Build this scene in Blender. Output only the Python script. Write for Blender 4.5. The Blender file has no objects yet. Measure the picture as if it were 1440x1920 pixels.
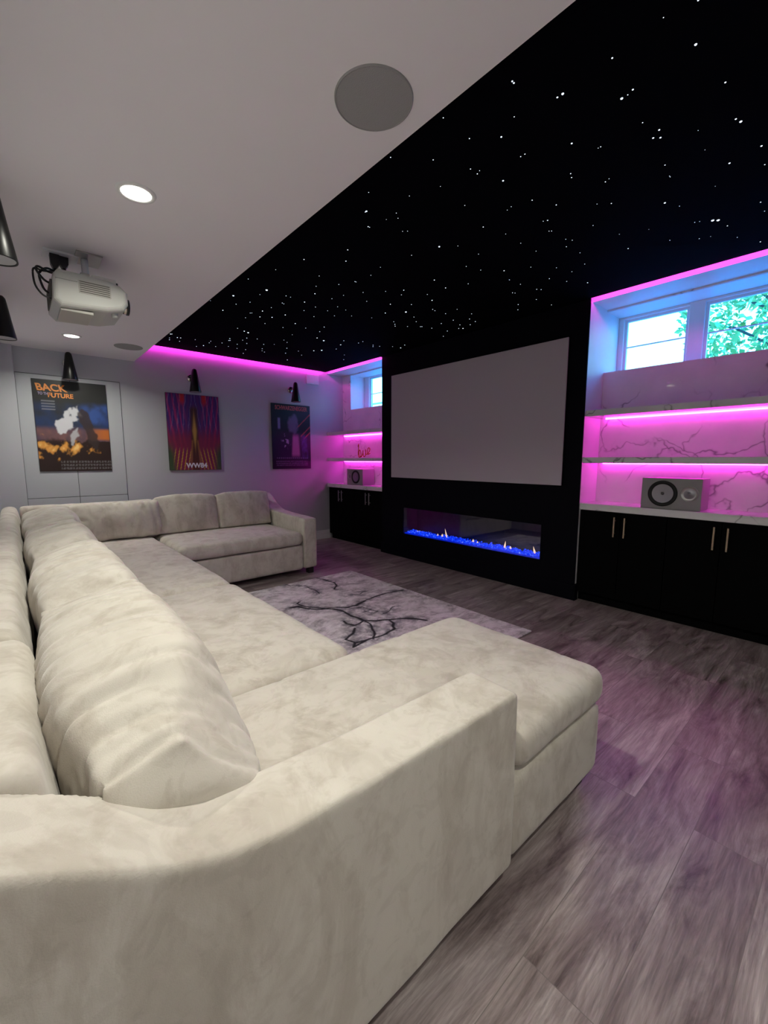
import bpy, bmesh, math, random
from mathutils import Vector, Matrix, noise
random.seed(7)
R = math.radians
scene = bpy.context.scene
COL = scene.collection
STARS = '2.88,4.46,10.9 1.57,3.19,10.3 2.67,4.09,10 1.92,4.35,9.4 2.72,2.84,8 2.98,0.7,7.3 3,0.68,7.3 1.42,3.47,7.2 2.82,4.54,6.7 3.52,3.76,6.6 1.74,5.17,6.4 2.91,4.11,6.4 1.42,5.02,6 1.45,5.01,6 2.56,4.05,6 1.33,4.93,5.8 1.87,4.33,5.7 2.07,1.87,5.6 3.48,2.81,5.6 2.14,3.77,5.4 2.81,5.18,5.3 3.36,4.68,5.2 2.22,0.46,5.1 1.8,3.81,5.1 1.89,3.75,5.1 1.95,3.61,5.1 2.6,2.98,5 2.82,4.83,5 3.22,4.47,5 1.48,3.86,4.9 1.75,3.65,4.9 2.23,5.22,4.9 2.4,4.99,4.9 2.62,4.87,4.9 1.76,0.72,4.8 1.5,1.87,4.8 2.18,5.03,4.8 2.35,4.95,4.8 2.69,4.68,4.8 1.58,0.85,4.7 2.49,2.79,4.7 2.08,5.04,4.7 2.31,4.86,4.7 2.52,4.65,4.7 2.98,4.3,4.7 2.6,0.82,4.6 2.69,2.5,4.6 3.2,3.88,4.6 3.24,3.93,4.6 3.29,3.87,4.6 3.41,3.78,4.6 3.47,3.64,4.6 1.92,3.22,4.6 1.86,5.12,4.6 1.97,5.02,4.6 1.69,5.26,4.6 3.02,3.92,4.5 1.75,5.01,4.5 1.86,4.92,4.5 2.01,4.86,4.5 2.08,4.76,4.5 2.24,4.67,4.5 2.33,4.59,4.5 2.4,4.42,4.5 3.02,3.84,4.4 1.89,3.01,4.4 1.38,5.17,4.4 1.48,5.16,4.4 1.59,4.98,4.4 1.74,4.93,4.4 1.88,4.77,4.4 1.89,4.76,4.4 1.99,4.66,4.4 2.33,4.36,4.4 2.84,3.95,4.4 2.58,2.26,4.3 2.37,2.5,4.3 1.36,5.09,4.3 1.86,4.69,4.3 1.99,4.55,4.3 2.09,4.51,4.3 1.72,0.49,4.2 1.83,1.26,4.2 3.54,3.12,4.2 2.3,4.12,4.2 1.34,4.92,4.2 2.41,2.22,4.1 3.3,1.51,4.1 3.43,2.97,4.1 2.46,3.84,4.1 2.48,0.54,4 3.24,3.01,4 3.45,2.84,4 2.11,3.96,4 2.29,3.83,4 1.78,4.28,4 2.66,1.8,3.9 2.88,3.16,3.9 2.92,3.2,3.9 3.02,3.13,3.9 3.12,3.05,3.9 3.13,3.04,3.9 3.44,2.69,3.9 3.37,2.76,3.9 2.41,3.68,3.9 2.45,0.43,3.8 2.98,2.97,3.8 2.82,3.11,3.8 3.2,2.85,3.8 3.4,2.6,3.8 1.92,3.96,3.8 2.06,0.71,3.7 2.08,0.69,3.7 1.59,1.11,3.7 1.84,0.94,3.7 2.59,3.16,3.7 2.87,2.89,3.7 3.21,2.71,3.7 3.3,2.59,3.7 1.75,2.4,3.7 2.17,3.48,3.7 1.71,3.92,3.7 2.03,0.68,3.6 3.02,2.64,3.6 3.2,2.49,3.6 2.42,3.24,3.6 1.53,2.56,3.6 1.69,3.77,3.6 1.7,3.76,3.6 2.3,3.34,3.6 2.19,0.47,3.5 2.97,1.12,3.5 1.67,2.27,3.5 2.89,2.65,3.5 2.85,2.64,3.5 3.01,2.5,3.5 3.42,2.16,3.5 2.29,3.15,3.5 2.18,3.27,3.5 2.02,3.4,3.5 3.48,0.57,3.4 2.63,2.68,3.4 3.53,1.91,3.4 3.31,2.09,3.4 1.81,3.37,3.4 1.51,3.64,3.4 1.77,3.52,3.4 2.05,3.26,3.4 2.19,3.13,3.4 1.58,0.87,3.3 2.3,2.87,3.3 3.32,1.93,3.3 2.05,3.01,3.3 1.79,3.36,3.3 1.32,3.7,3.3 1.58,3.52,3.3 1.75,0.68,3.2 2.42,2.58,3.2 2.57,2.44,3.2 1.57,3.31,3.2 1.74,3.2,3.2 1.78,3.2,3.2 2.08,2.89,3.2 1.4,0.94,3.1 1.41,0.94,3.1 1.96,0.46,3.1 3.11,0.66,3.1 2.3,1.29,3.1 2.09,1.56,3.1 1.6,1.98,3.1 2.16,2.74,3.1 2.28,2.61,3.1 3.07,1.97,3.1 3.05,1.98,3.1 3.13,1.82,3.1 3.16,1.8,3.1 1.5,1.88,3 2.95,1.85,3 2.65,2.1,3 1.82,2.88,3 1.93,2.74,3 1.57,0.68,2.9 2.2,1.19,2.9 1.99,2.62,2.9 2,2.62,2.9 2.82,1.86,2.9 3.02,1.66,2.9 3.16,1.6,2.9 1.38,3.09,2.9 2.07,1.25,2.8 2.4,1,2.8 2.96,0.5,2.8 2.01,2.46,2.8 2.53,1.9,2.8 3.03,1.5,2.8 1.74,2.71,2.8 1.98,2.32,2.7 2.41,1.93,2.7 2.75,1.65,2.7 2.89,1.54,2.7 2.98,1.39,2.7 1.46,2.82,2.7 1.57,0.45,2.6 1.7,1.31,2.6 2.02,1.03,2.6 2.05,1.04,2.6 2.2,0.95,2.6 2.02,2.06,2.6 2.28,0.73,2.5 2.61,0.44,2.5 1.65,1.31,2.5 2.66,1.36,2.5 2.8,1.34,2.5 2.33,1.77,2.5 2.57,1.51,2.5 1.75,1.12,2.4 1.75,1.1,2.4 1.48,1.38,2.4 2.15,1.79,2.4 2.41,1.52,2.4 2.57,1.32,2.4 2.61,1.3,2.4 3.05,0.92,2.4 3.16,0.8,2.4 3.31,0.65,2.4 1.33,1.49,2.4 1.5,1.2,2.3 1.95,0.87,2.3 2.41,1.34,2.3 2.42,1.33,2.3 2.25,1.52,2.3 2.82,0.96,2.3 2.75,1.09,2.3 3.18,0.75,2.3 1.61,1.98,2.3 1.78,1.89,2.3 1.8,1.87,2.3 1.94,0.71,2.2 2.29,1.31,2.2 2.54,1.15,2.2 2.93,0.77,2.2 2.94,0.75,2.2 1.63,1.86,2.2 1.67,1.81,2.2 1.34,1.2,2.1 1.54,1.02,2.1 1.85,1.5,2.1 2.05,1.38,2.1 2.04,1.35,2.1 2.69,0.78,2.1 3.08,0.5,2.1 1.63,1.78,2.1 1.76,0.7,2 2.35,1.05,2 1.41,1.74,2 1.58,1.63,2 2.19,0.93,1.9 1.64,1.48,1.9 2.63,0.62,1.9 1.69,1.29,1.8 2.38,0.74,1.8 2.39,0.74,1.8 1.55,0.53,1.7 1.95,0.88,1.7 2.3,0.59,1.7 1.3,1.47,1.7 2.15,0.58,1.6'

# ------------------------------------------------------------------ camera, view, world, lights
cam_data = bpy.data.cameras.new('camera')
cam_data.sensor_fit = 'HORIZONTAL'
cam_data.sensor_width = 36.0
cam_data.lens = 790.84 / 1440 * 36.0
cam_data.clip_start = 0.02
cam = bpy.data.objects.new('camera', cam_data)
COL.objects.link(cam)
cam.location = (0, 0, 1.25)
cam.rotation_euler = (R(90 - 7.2), 0, R(-40.935))
scene.camera = cam

vs = scene.view_settings
vs.view_transform = 'Standard'
vs.look = 'None'
vs.gamma = 1
vs.exposure = 0.0
vs.use_curve_mapping = False
scene.cycles.max_bounces = 8
scene.cycles.diffuse_bounces = 5
scene.cycles.glossy_bounces = 4
scene.cycles.transmission_bounces = 6
scene.cycles.sample_clamp_indirect = 12.0
scene.cycles.use_denoising = True

SKY_LOW = (0.17, 0.62, 1.0)
SKY_HIGH = (0.0, 0.27, 1.0)
SKY_LOW_S, SKY_HIGH_S = 7.5, 13.0
GROUND_S = 5.0
POWER_DOWN = 11.8
DOWN_COL = (1.0, 0.985, 0.86)
PINK = (1.0, 0.03, 0.74)
PINK_SHELF = 29.0
PINK_COVE = 34.0

world = bpy.data.worlds.new('sky')
scene.world = world
world.use_nodes = True
nt = world.node_tree
nt.nodes.clear()
tc = nt.nodes.new('ShaderNodeTexCoord')
sep = nt.nodes.new('ShaderNodeSeparateXYZ')
ramp = nt.nodes.new('ShaderNodeValToRGB')
bg = nt.nodes.new('ShaderNodeBackground')
wo = nt.nodes.new('ShaderNodeOutputWorld')
mr = nt.nodes.new('ShaderNodeMapRange')
mr.inputs['From Min'].default_value = -1
mr.inputs['From Max'].default_value = 1
nt.links.new(tc.outputs['Generated'], sep.inputs[0])
nt.links.new(sep.outputs['Z'], mr.inputs['Value'])
nt.links.new(mr.outputs[0], ramp.inputs[0])
def _c(c, s): return (c[0] * s, c[1] * s, c[2] * s, 1)
e = ramp.color_ramp.elements
e[0].position = 0.0; e[0].color = _c((0.03, 0.3, 1.0), GROUND_S)
e[1].position = 1.0; e[1].color = _c(SKY_HIGH, SKY_HIGH_S)
for pos, c in ((0.495, _c((0.03, 0.3, 1.0), GROUND_S)), (0.505, _c(SKY_LOW, SKY_LOW_S)),
               (0.648, _c(SKY_LOW, SKY_LOW_S)), (0.69, _c(SKY_HIGH, SKY_HIGH_S))):
    k = e.new(pos); k.color = c
nt.links.new(ramp.outputs[0], bg.inputs[0])
nt.links.new(bg.outputs[0], wo.inputs[0])

# ------------------------------------------------------------------ helpers
def mat(name, col=(.8, .8, .8), rough=.5, metal=0.0, emit=None, es=0.0, **kw):
    m = bpy.data.materials.new(name)
    m.use_nodes = True
    b = m.node_tree.nodes['Principled BSDF']
    b.inputs['Base Color'].default_value = (*col, 1)
    b.inputs['Roughness'].default_value = rough
    b.inputs['Metallic'].default_value = metal
    if emit:
        b.inputs['Emission Color'].default_value = (*emit, 1)
        b.inputs['Emission Strength'].default_value = es
    for k, v in kw.items():
        b.inputs[k.replace('_', ' ')].default_value = v
    return m

class NT:
    def __init__(s, m):
        s.t = m.node_tree; s.b = s.t.nodes['Principled BSDF']
    def n(s, typ, **kw):
        x = s.t.nodes.new('ShaderNode' + typ)
        for k, v in kw.items():
            if k in x.inputs.keys():
                x.inputs[k].default_value = v
            else:
                setattr(x, k, v)
        return x
    def l(s, a, b): s.t.links.new(a, b)
    def coord(s, scale=(1, 1, 1), rot=(0, 0, 0), out='Object', loc=(0, 0, 0)):
        t = s.n('TexCoord'); mp = s.n('Mapping')
        mp.inputs['Scale'].default_value = scale
        mp.inputs['Rotation'].default_value = rot
        mp.inputs['Location'].default_value = loc
        s.l(t.outputs[out], mp.inputs[0]); return mp.outputs[0]
    def ramp(s, fac, stops, interp='LINEAR'):
        r = s.n('ValToRGB'); el = r.color_ramp.elements; r.color_ramp.interpolation = interp
        while len(el) > 1: el.remove(el[-1])
        el[0].position = stops[0][0]; el[0].color = (*stops[0][1], 1)
        for p, c in stops[1:]:
            k = el.new(p); k.color = (*c, 1)
        s.l(fac, r.inputs[0]); return r.outputs[0]
    def mix(s, fac, a, b, mode='MIX'):
        x = s.n('MixRGB', blend_type=mode)
        for i, v in ((0, fac), (1, a), (2, b)):
            if hasattr(v, 'links'): s.l(v, x.inputs[i])
            elif isinstance(v, (int, float)): x.inputs[i].default_value = v if i == 0 else (v, v, v, 1)
            else: x.inputs[i].default_value = (*v, 1)
        return x.outputs[0]
    def bump(s, h, strength=.3, dist=.01):
        b = s.n('Bump'); b.inputs['Strength'].default_value = strength; b.inputs['Distance'].default_value = dist
        s.l(h, b.inputs['Height']); s.l(b.outputs[0], s.b.inputs['Normal'])
    def base(s, c): s.l(c, s.b.inputs['Base Color'])

def obj(name, bm, m, parent=None, smooth=False, kind=None):
    me = bpy.data.meshes.new(name)
    if isinstance(bm, bmesh.types.BMesh):
        bmesh.ops.recalc_face_normals(bm, faces=bm.faces)
        bm.to_mesh(me); bm.free()
    else:
        me = bm
    me.materials.clear()
    me.materials.append(m)
    if smooth:
        for p in me.polygons: p.use_smooth = True
    o = bpy.data.objects.new(name, me)
    COL.objects.link(o)
    if parent:
        o.parent = parent
        o.matrix_parent_inverse = Matrix.Translation(-parent.location) if parent.rotation_euler.z == 0 else parent.matrix_basis.inverted()
    if kind: o['kind'] = kind
    return o

def struct(name, bm, m, **kw):
    return obj(name, bm, m, kind='structure', **kw)

def tag(o, label, cat, group=None):
    o['label'] = label; o['category'] = cat
    if group: o['group'] = group
    return o

def thing(name, label, cat, loc=(0, 0, 0), group=None):
    o = bpy.data.objects.new(name, None)
    COL.objects.link(o); o.location = loc; o.empty_display_size = .05
    return tag(o, label, cat, group)

def box(bm, x0, x1, y0, y1, z0, z1, bev=0.0, seg=2):
    vs_ = [bm.verts.new((x, y, z)) for x in (x0, x1) for y in (y0, y1) for z in (z0, z1)]
    F = [(0, 1, 3, 2), (4, 6, 7, 5), (0, 4, 5, 1), (2, 3, 7, 6), (0, 2, 6, 4), (1, 5, 7, 3)]
    fs = [bm.faces.new([vs_[i] for i in f]) for f in F]
    if bev:
        es = list({ed for f in fs for ed in f.edges})
        bmesh.ops.bevel(bm, geom=es, offset=bev, segments=seg, profile=.5, affect='EDGES')
    return bm

def B(x0, x1, y0, y1, z0, z1, bev=0.0, seg=2):
    return box(bmesh.new(), x0, x1, y0, y1, z0, z1, bev, seg)

def ring_lathe(bm, prof, M=Matrix(), n=32):
    """prof = [(r, h)...] lathed round local Z, placed by matrix M"""
    rows = []
    for r, h in prof:
        if r < 1e-6: rows.append([bm.verts.new(M @ Vector((0, 0, h)))])
        else: rows.append([bm.verts.new(M @ Vector((r * math.cos(2 * math.pi * i / n), r * math.sin(2 * math.pi * i / n), h))) for i in range(n)])
    for a, b in zip(rows, rows[1:]):
        for i in range(n):
            j = (i + 1) % n
            if len(a) == 1 and len(b) == 1: continue
            if len(a) == 1: bm.faces.new((a[0], b[i], b[j]))
            elif len(b) == 1: bm.faces.new((a[i], a[j], b[0]))
            else: bm.faces.new((a[i], a[j], b[j], b[i]))
    return bm

def L(prof, M=Matrix(), n=32): return ring_lathe(bmesh.new(), prof, M, n)

def tube(bm, pts, r, n=8, closed=False):
    pts = [Vector(p) for p in pts]; rows = []
    N = len(pts); up = Vector((0, 0, 1))
    for i, p in enumerate(pts):
        a = pts[i - 1] if (i or closed) else p; b = pts[(i + 1) % N] if (i < N - 1 or closed) else p
        t = (b - a).normalized()
        s = t.cross(up) if abs(t.dot(up)) < .95 else t.cross(Vector((1, 0, 0)))
        s.normalize(); w = s.cross(t)
        rows.append([bm.verts.new(p + r * (math.cos(q * 2 * math.pi / n) * s + math.sin(q * 2 * math.pi / n) * w)) for q in range(n)])
    for i in range(N - 1 + (1 if closed else 0)):
        a, b = rows[i], rows[(i + 1) % N]
        for q in range(n):
            bm.faces.new((a[q], a[(q + 1) % n], b[(q + 1) % n], b[q]))
    if not closed:
        bm.faces.new(rows[0]); bm.faces.new(rows[-1][::-1])
    return bm

def smoothpts(pts, k=8):
    P = [Vector(p) for p in pts]; out = []
    for i in range(len(P) - 1):
        p0 = P[max(i - 1, 0)]; p1 = P[i]; p2 = P[i + 1]; p3 = P[min(i + 2, len(P) - 1)]
        for s in range(k):
            t = s / k
            out.append(.5 * ((2 * p1) + (p2 - p0) * t + (2 * p0 - 5 * p1 + 4 * p2 - p3) * t * t + (3 * p1 - p0 - 3 * p2 + p3) * t ** 3))
    out.append(P[-1]); return out

def prism(outline, a, b, axis='z'):
    bm = bmesh.new()
    def P(u, v, w):
        return (u, v, w) if axis == 'z' else (u, w, v) if axis == 'y' else (w, u, v)
    lo = [bm.verts.new(P(u, v, a)) for u, v in outline]
    hi = [bm.verts.new(P(u, v, b)) for u, v in outline]
    bm.faces.new(lo[::-1]); bm.faces.new(hi)
    for i in range(len(lo)):
        j = (i + 1) % len(lo)
        bm.faces.new((lo[i], lo[j], hi[j], hi[i]))
    bmesh.ops.recalc_face_normals(bm, faces=bm.faces)
    return bm

def soften(bm, bev, seg, voxel, disp=None, smooth_it=6, sharp=35):
    """bevel, remesh to an even grid, smooth, then shape the cloth with disp(co, normal) -> offset"""
    es = [ed for ed in bm.edges if ed.calc_face_angle(0) > R(sharp)]
    if bev: bmesh.ops.bevel(bm, geom=es, offset=bev, segments=seg, profile=.5, affect='EDGES')
    me = bpy.data.meshes.new('soft'); bm.to_mesh(me); bm.free()
    o = bpy.data.objects.new('soft', me); COL.objects.link(o)
    r = o.modifiers.new('r', 'REMESH'); r.mode = 'VOXEL'; r.voxel_size = voxel; r.use_smooth_shade = True
    s = o.modifiers.new('s', 'SMOOTH'); s.factor = .5; s.iterations = smooth_it
    dg = bpy.context.evaluated_depsgraph_get()
    m2 = bpy.data.meshes.new_from_object(o.evaluated_get(dg))
    bpy.data.objects.remove(o); bpy.data.meshes.remove(me)
    if disp:
        nor = [v.normal.copy() for v in m2.vertices]
        for v, n in zip(m2.vertices, nor):
            v.co = v.co + disp(v.co, n)
    for p in m2.polygons: p.use_smooth = True
    return m2

def text(name, s, size, m, parent, M, extrude=.001, sx=1.0, shear=0, bold=0.0, align='LEFT'):
    c = bpy.data.curves.new('t', 'FONT'); c.body = s; c.size = size; c.extrude = extrude; c.shear = shear
    c.offset = bold; c.align_x = align
    o = bpy.data.objects.new('t', c); COL.objects.link(o)
    dg = bpy.context.evaluated_depsgraph_get()
    me = bpy.data.meshes.new_from_object(o.evaluated_get(dg))
    bpy.data.objects.remove(o)
    me.transform(M @ Matrix.Diagonal((sx, 1, 1, 1)))
    return obj(name, me, m, parent)

def fbm(p, o=3):
    return noise.fractal(p, 1.0, 2.0, o)

# ------------------------------------------------------------------ materials
def paint(name, col, rough=.6, bs=.06):
    m = mat(name, col, rough); k = NT(m)
    t = k.n('TexNoise', Scale=260.0, Detail=3.0); k.l(k.coord(), t.inputs['Vector'])
    k.bump(t.outputs[0], bs, .002)
    return m
M_wall = paint('wall_paint', (.50, .51, .54))
M_ceil = paint('ceiling_paint', (.84, .82, .84), .8)
M_white = paint('trim_paint', (.80, .80, .80), .45)
M_dark = paint('black_paint', (.003, .003, .006), .6); M_dark.node_tree.nodes['Principled BSDF'].inputs['Specular IOR Level'].default_value = .06
M_panel = paint('panel_paint', (.48, .50, .53), .5)
M_groove = mat('groove', (.12, .12, .13), .9)

M_suede = mat('suede', (.5, .47, .4), .92)
k = NT(M_suede)
k.b.inputs['Sheen Weight'].default_value = .25
k.b.inputs['Sheen Roughness'].default_value = .5
k.b.inputs['Specular IOR Level'].default_value = .15
n1 = k.n('TexNoise', Scale=5.5, Detail=4.0, Roughness=.62, Distortion=1.3); k.l(k.coord(scale=(1, 1, .6)), n1.inputs['Vector'])
n2 = k.n('TexNoise', Scale=17.0, Detail=3.0, Roughness=.6, Distortion=.8); k.l(k.coord(loc=(3, 1, 2)), n2.inputs['Vector'])
c1 = k.ramp(n1.outputs[0], [(0, (.49, .445, .39)), (.40, (.515, .472, .415)), (.50, (.56, .518, .46)), (.62, (.575, .535, .475)), (1, (.60, .56, .50))])
c2 = k.ramp(n2.outputs[0], [(.33, (.93, .925, .92)), (.42, (.95, .945, .94)), (.46, (1, 1, 1)), (.7, (1.02, 1.02, 1.02))])
n4 = k.n('TexNoise', Scale=4.2, Detail=5.0, Roughness=.65, Distortion=.6); k.l(k.coord(scale=(1.6, 1.6, .62), loc=(1, 7, 3)), n4.inputs['Vector'])
c4 = k.ramp(n4.outputs[0], [(.36, (.84, .82, .80)), (.43, (.90, .885, .87)), (.50, (1, 1, 1))])
k.base(k.mix(1.0, k.mix(1.0, c1, c2, 'MULTIPLY'), c4, 'MULTIPLY'))
n3 = k.n('TexNoise', Scale=420.0, Detail=2.0); k.l(k.coord(), n3.inputs['Vector'])
k.bump(n3.outputs[0], .25, .002)

def marble(name, scale=1.0, seed=0.0):
    m = mat(name, (.8, .8, .8), .035); k = NT(m)
    co = k.coord(loc=(seed, seed, seed))
    dn = k.n('TexNoise', Scale=1.9 * scale, Detail=4.0, Roughness=.55); k.l(co, dn.inputs['Vector'])
    ds = k.n('VectorMath', operation='SCALE'); ds.inputs['Scale'].default_value = .5; k.l(dn.outputs['Color'], ds.inputs[0])
    ad = k.n('VectorMath', operation='ADD'); k.l(co, ad.inputs[0]); k.l(ds.outputs[0], ad.inputs[1])
    vo = k.n('TexVoronoi', feature='DISTANCE_TO_EDGE', Scale=2.0 * scale); k.l(ad.outputs[0], vo.inputs['Vector'])
    mk = k.n('TexNoise', Scale=2.6 * scale, Detail=2.0); k.l(k.coord(loc=(9 + seed, 4, 2)), mk.inputs['Vector'])
    vein = k.ramp(vo.outputs['Distance'], [(0, (1, 1, 1)), (.006, (.7, .7, .7)), (.014, (.2, .2, .2)), (.032, (0, 0, 0))])
    mask = k.ramp(mk.outputs[0], [(.45, (0, 0, 0)), (.60, (1, 1, 1))])
    f = k.mix(1.0, vein, mask, 'MULTIPLY')
    cl = k.n('TexNoise', Scale=3.0 * scale, Detail=4.0); k.l(co, cl.inputs['Vector'])
    base = k.ramp(cl.outputs[0], [(.3, (.70, .70, .72)), (.6, (.80, .79, .80))])
    k.base(k.mix(f, base, (.27, .25, .28)))
    return m
M_marble = marble('veined_marble', 1.15, 0.0)
M_marble2 = marble('veined_marble_left', 1.5, 2.3)

M_floor = mat('vinyl_plank', (.3, .26, .25), .42)
k = NT(M_floor)
k.b.inputs['Specular IOR Level'].default_value = .5
co = k.coord(loc=(0.35, -.10, 0))
br = k.n('TexBrick', Scale=1.0); br.offset = .37
for nm, v in (('Brick Width', 1.22), ('Row Height', .182), ('Mortar Size', .0012), ('Bias', 0.0), ('Mortar Smooth', .1)):
    br.inputs[nm].default_value = v
br.inputs['Color1'].default_value = (0, 0, 0, 1); br.inputs['Color2'].default_value = (1, 1, 1, 1); br.inputs['Mortar'].default_value = (.5, .5, .5, 1)
k.l(co, br.inputs['Vector'])
# shift the grain from plank to plank
sh = k.n('VectorMath', operation='MULTIPLY'); k.l(br.outputs['Color'], sh.inputs[0]); sh.inputs[1].default_value = (7.3, 5.1, 3.7)
ad = k.n('VectorMath', operation='ADD'); k.l(co, ad.inputs[0]); k.l(sh.outputs[0], ad.inputs[1])
mp = k.n('Mapping'); mp.inputs['Scale'].default_value = (1.3, 6.5, 1); k.l(ad.outputs[0], mp.inputs[0])
g1 = k.n('TexNoise', Scale=1.5, Detail=7.0, Roughness=.68, Distortion=1.1); k.l(mp.outputs[0], g1.inputs['Vector'])
mp2 = k.n('Mapping'); mp2.inputs['Scale'].default_value = (5, 90, 1); k.l(ad.outputs[0], mp2.inputs[0])
g2 = k.n('TexNoise', Scale=1.6, Detail=4.0, Roughness=.6, Distortion=.6); k.l(mp2.outputs[0], g2.inputs['Vector'])
ca = k.ramp(g1.outputs[0], [(.30, (.085, .060, .060)), (.42, (.21, .165, .162)), (.52, (.29, .238, .235)), (.68, (.44, .38, .375))])
cb = k.ramp(g2.outputs[0], [(.3, (.72, .72, .72)), (.5, (1, 1, 1)), (.7, (1.28, 1.28, 1.28))])
cc = k.mix(1.0, ca, cb, 'MULTIPLY')
pl = k.ramp(br.outputs['Color'], [(0, (.80, .79, .79)), (1, (1.12, 1.12, 1.12))])
cc = k.mix(1.0, cc, pl, 'MULTIPLY')
k.base(k.mix(br.outputs['Fac'], cc, (.16, .135, .13)))
rr = k.ramp(g2.outputs[0], [(.3, (.36, .36, .36)), (.7, (.50, .50, .50))]); k.l(rr, k.b.inputs['Roughness'])
k.bump(g2.outputs[0], .12, .002)

M_rug = mat('rug_pile', (.5, .47, .48), .95)
k = NT(M_rug)
co = k.coord()
at_ = k.n('Attribute'); at_.attribute_name = 'vein'
sp = k.n('SeparateXYZ'); k.l(at_.outputs['Color'], sp.inputs[0])
dn = k.n('TexNoise', Scale=3.0, Detail=3.0); k.l(co, dn.inputs['Vector'])
ds = k.n('VectorMath', operation='SCALE'); ds.inputs['Scale'].default_value = .25; k.l(dn.outputs['Color'], ds.inputs[0])
ad = k.n('VectorMath', operation='ADD'); k.l(co, ad.inputs[0]); k.l(ds.outputs[0], ad.inputs[1])
mp = k.n('Mapping'); mp.inputs['Scale'].default_value = (4.5, 7.5, 1); mp.inputs['Rotation'].default_value = (0, 0, R(35)); k.l(ad.outputs[0], mp.inputs[0])
bn = k.n('TexNoise', Scale=1.5, Detail=8.0, Roughness=.78); k.l(mp.outputs[0], bn.inputs['Vector'])
bc = k.ramp(bn.outputs[0], [(.33, (.24, .21, .235)), (.44, (.52, .46, .49)), (.53, (.72, .65, .69)), (.68, (.86, .80, .84))])
hv = k.n('TexNoise', Scale=14.0, Detail=6.0, Roughness=.7); k.l(co, hv.inputs['Vector'])
hr = k.ramp(hv.outputs[0], [(.42, (0, 0, 0)), (.58, (1, 1, 1))])
hm = k.mix(1.0, sp.outputs['Y'], hr, 'MULTIPLY')
bc = k.mix(hm, bc, (.17, .15, .18))
k.base(k.mix(sp.outputs['X'], bc, (.010, .008, .014)))
fn = k.n('TexNoise', Scale=300.0); k.l(co, fn.inputs['Vector']); k.bump(fn.outputs[0], .5, .006)

M_star = mat('star_light', (0, 0, 0), .5, emit=(.72, .85, 1.0), es=2.2)
M_velvet = mat('black_ceiling_felt', (.0022, .0022, .004), .95, Specular_IOR_Level=.02)
M_led = mat('pink_led', (1, .5, .9), .5, emit=PINK, es=PINK_SHELF)
M_cab = mat('cabinet_black', (.002, .002, .0023), .6, Specular_IOR_Level=.04)
M_brass = mat('brushed_brass', (.52, .42, .28), .35, .9)
M_steel = mat('brushed_steel', (.45, .43, .42), .35, .9)
M_sconce = mat('black_metal', (.004, .004, .004), .33, .0, Specular_IOR_Level=.35)
M_chrome = mat('polished_nickel', (.6, .57, .5), .18, 1.0)
M_opal = mat('opal_diffuser', (.42, .42, .43), .5)
M_lamp = mat('lit_diffuser', (1, 1, 1), .5, emit=(1, .98, .86), es=9)
M_grille = mat('speaker_grille', (.34, .34, .335), .75)
k = NT(M_grille)
v = k.n('TexVoronoi', Scale=420.0); k.l(k.coord(), v.inputs['Vector']); k.bump(v.outputs['Distance'], .4, .002)
M_proj = mat('projector_plastic', (.52, .52, .49), .45, Specular_IOR_Level=.3)
M_vent = mat('vent_plastic', (.45, .43, .39), .5)
M_slot = mat('vent_slot', (.09, .085, .075), .8)
M_blk = mat('black_plastic', (.008, .008, .009), .4)
M_glassdark = mat('lens_glass', (.01, .01, .015), .05, Specular_IOR_Level=1.0)
M_spk = mat('speaker_satin', (.30, .29, .29), .42)
M_cone = mat('driver_cone', (.30, .29, .32), .32, .7)
M_rubber = mat('driver_rubber', (.004, .004, .004), .6)
M_screen = mat('screen_fabric', (.56, .50, .55), .9, Specular_IOR_Level=.1)
M_leg = mat('dark_wood_foot', (.012, .009, .008), .5)
M_rose = mat('copper_sign', (.75, .16, .10), .25, .7)
def sheet_glass(name, refl, rough):
    m = bpy.data.materials.new(name); m.use_nodes = True; t = m.node_tree; t.nodes.clear()
    o_ = t.nodes.new('ShaderNodeOutputMaterial'); mx = t.nodes.new('ShaderNodeMixShader'); tr = t.nodes.new('ShaderNodeBsdfTransparent'); gl = t.nodes.new('ShaderNodeBsdfGlossy')
    gl.inputs['Roughness'].default_value = rough; mx.inputs[0].default_value = refl
    t.links.new(tr.outputs[0], mx.inputs[1]); t.links.new(gl.outputs[0], mx.inputs[2]); t.links.new(mx.outputs[0], o_.inputs[0])
    return m
M_glass = sheet_glass('glass', .05, .0)
M_fireglass = sheet_glass('fireplace_glass', .08, .02)
# ------------------------------------------------------------------ room shell
XL, XR, XA, XM = -0.14, 3.65, 3.70, 3.98     # left wall, screen wall, cabinet fronts, marble face
YP, YB = 5.58, -2.6                          # poster wall, wall behind the camera
XB = 1.105                                   # edge of the lowered white ceiling
ZB, ZS, ZT = 2.34, 2.54, 2.68
ZH = 2.525                                   # underside of the header over each alcove
A0, A1 = 0.32, 1.635                         # right alcove
L0, L1 = 4.25, YP                            # left alcove
XO = 4.42                                    # outer face of the window wall

struct('floor', B(XL - .1, XO, YB - .1, YP + .1, -.1, 0), M_floor)
bm = B(XL - .1, XB, YB - .1, YP + .1, ZB, ZT + .1); box(bm, XB, XO, YB - .1, YP + .1, ZT, ZT + .1)
struct('ceiling', bm, M_ceil)
struct('wall_left', B(XL - .1, XL, YB - .1, YP + .1, 0, ZB), M_wall)
bm = B(XL - .1, XO, YP, YP + .1, 0, ZT)
box(bm, XL, .06, 5.53, YP, 0, ZB)            # corner pilaster
struct('wall_far', bm, M_wall)
struct('wall_back', B(XL - .1, XO, YB - .1, YB, 0, ZT), M_wall)
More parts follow.
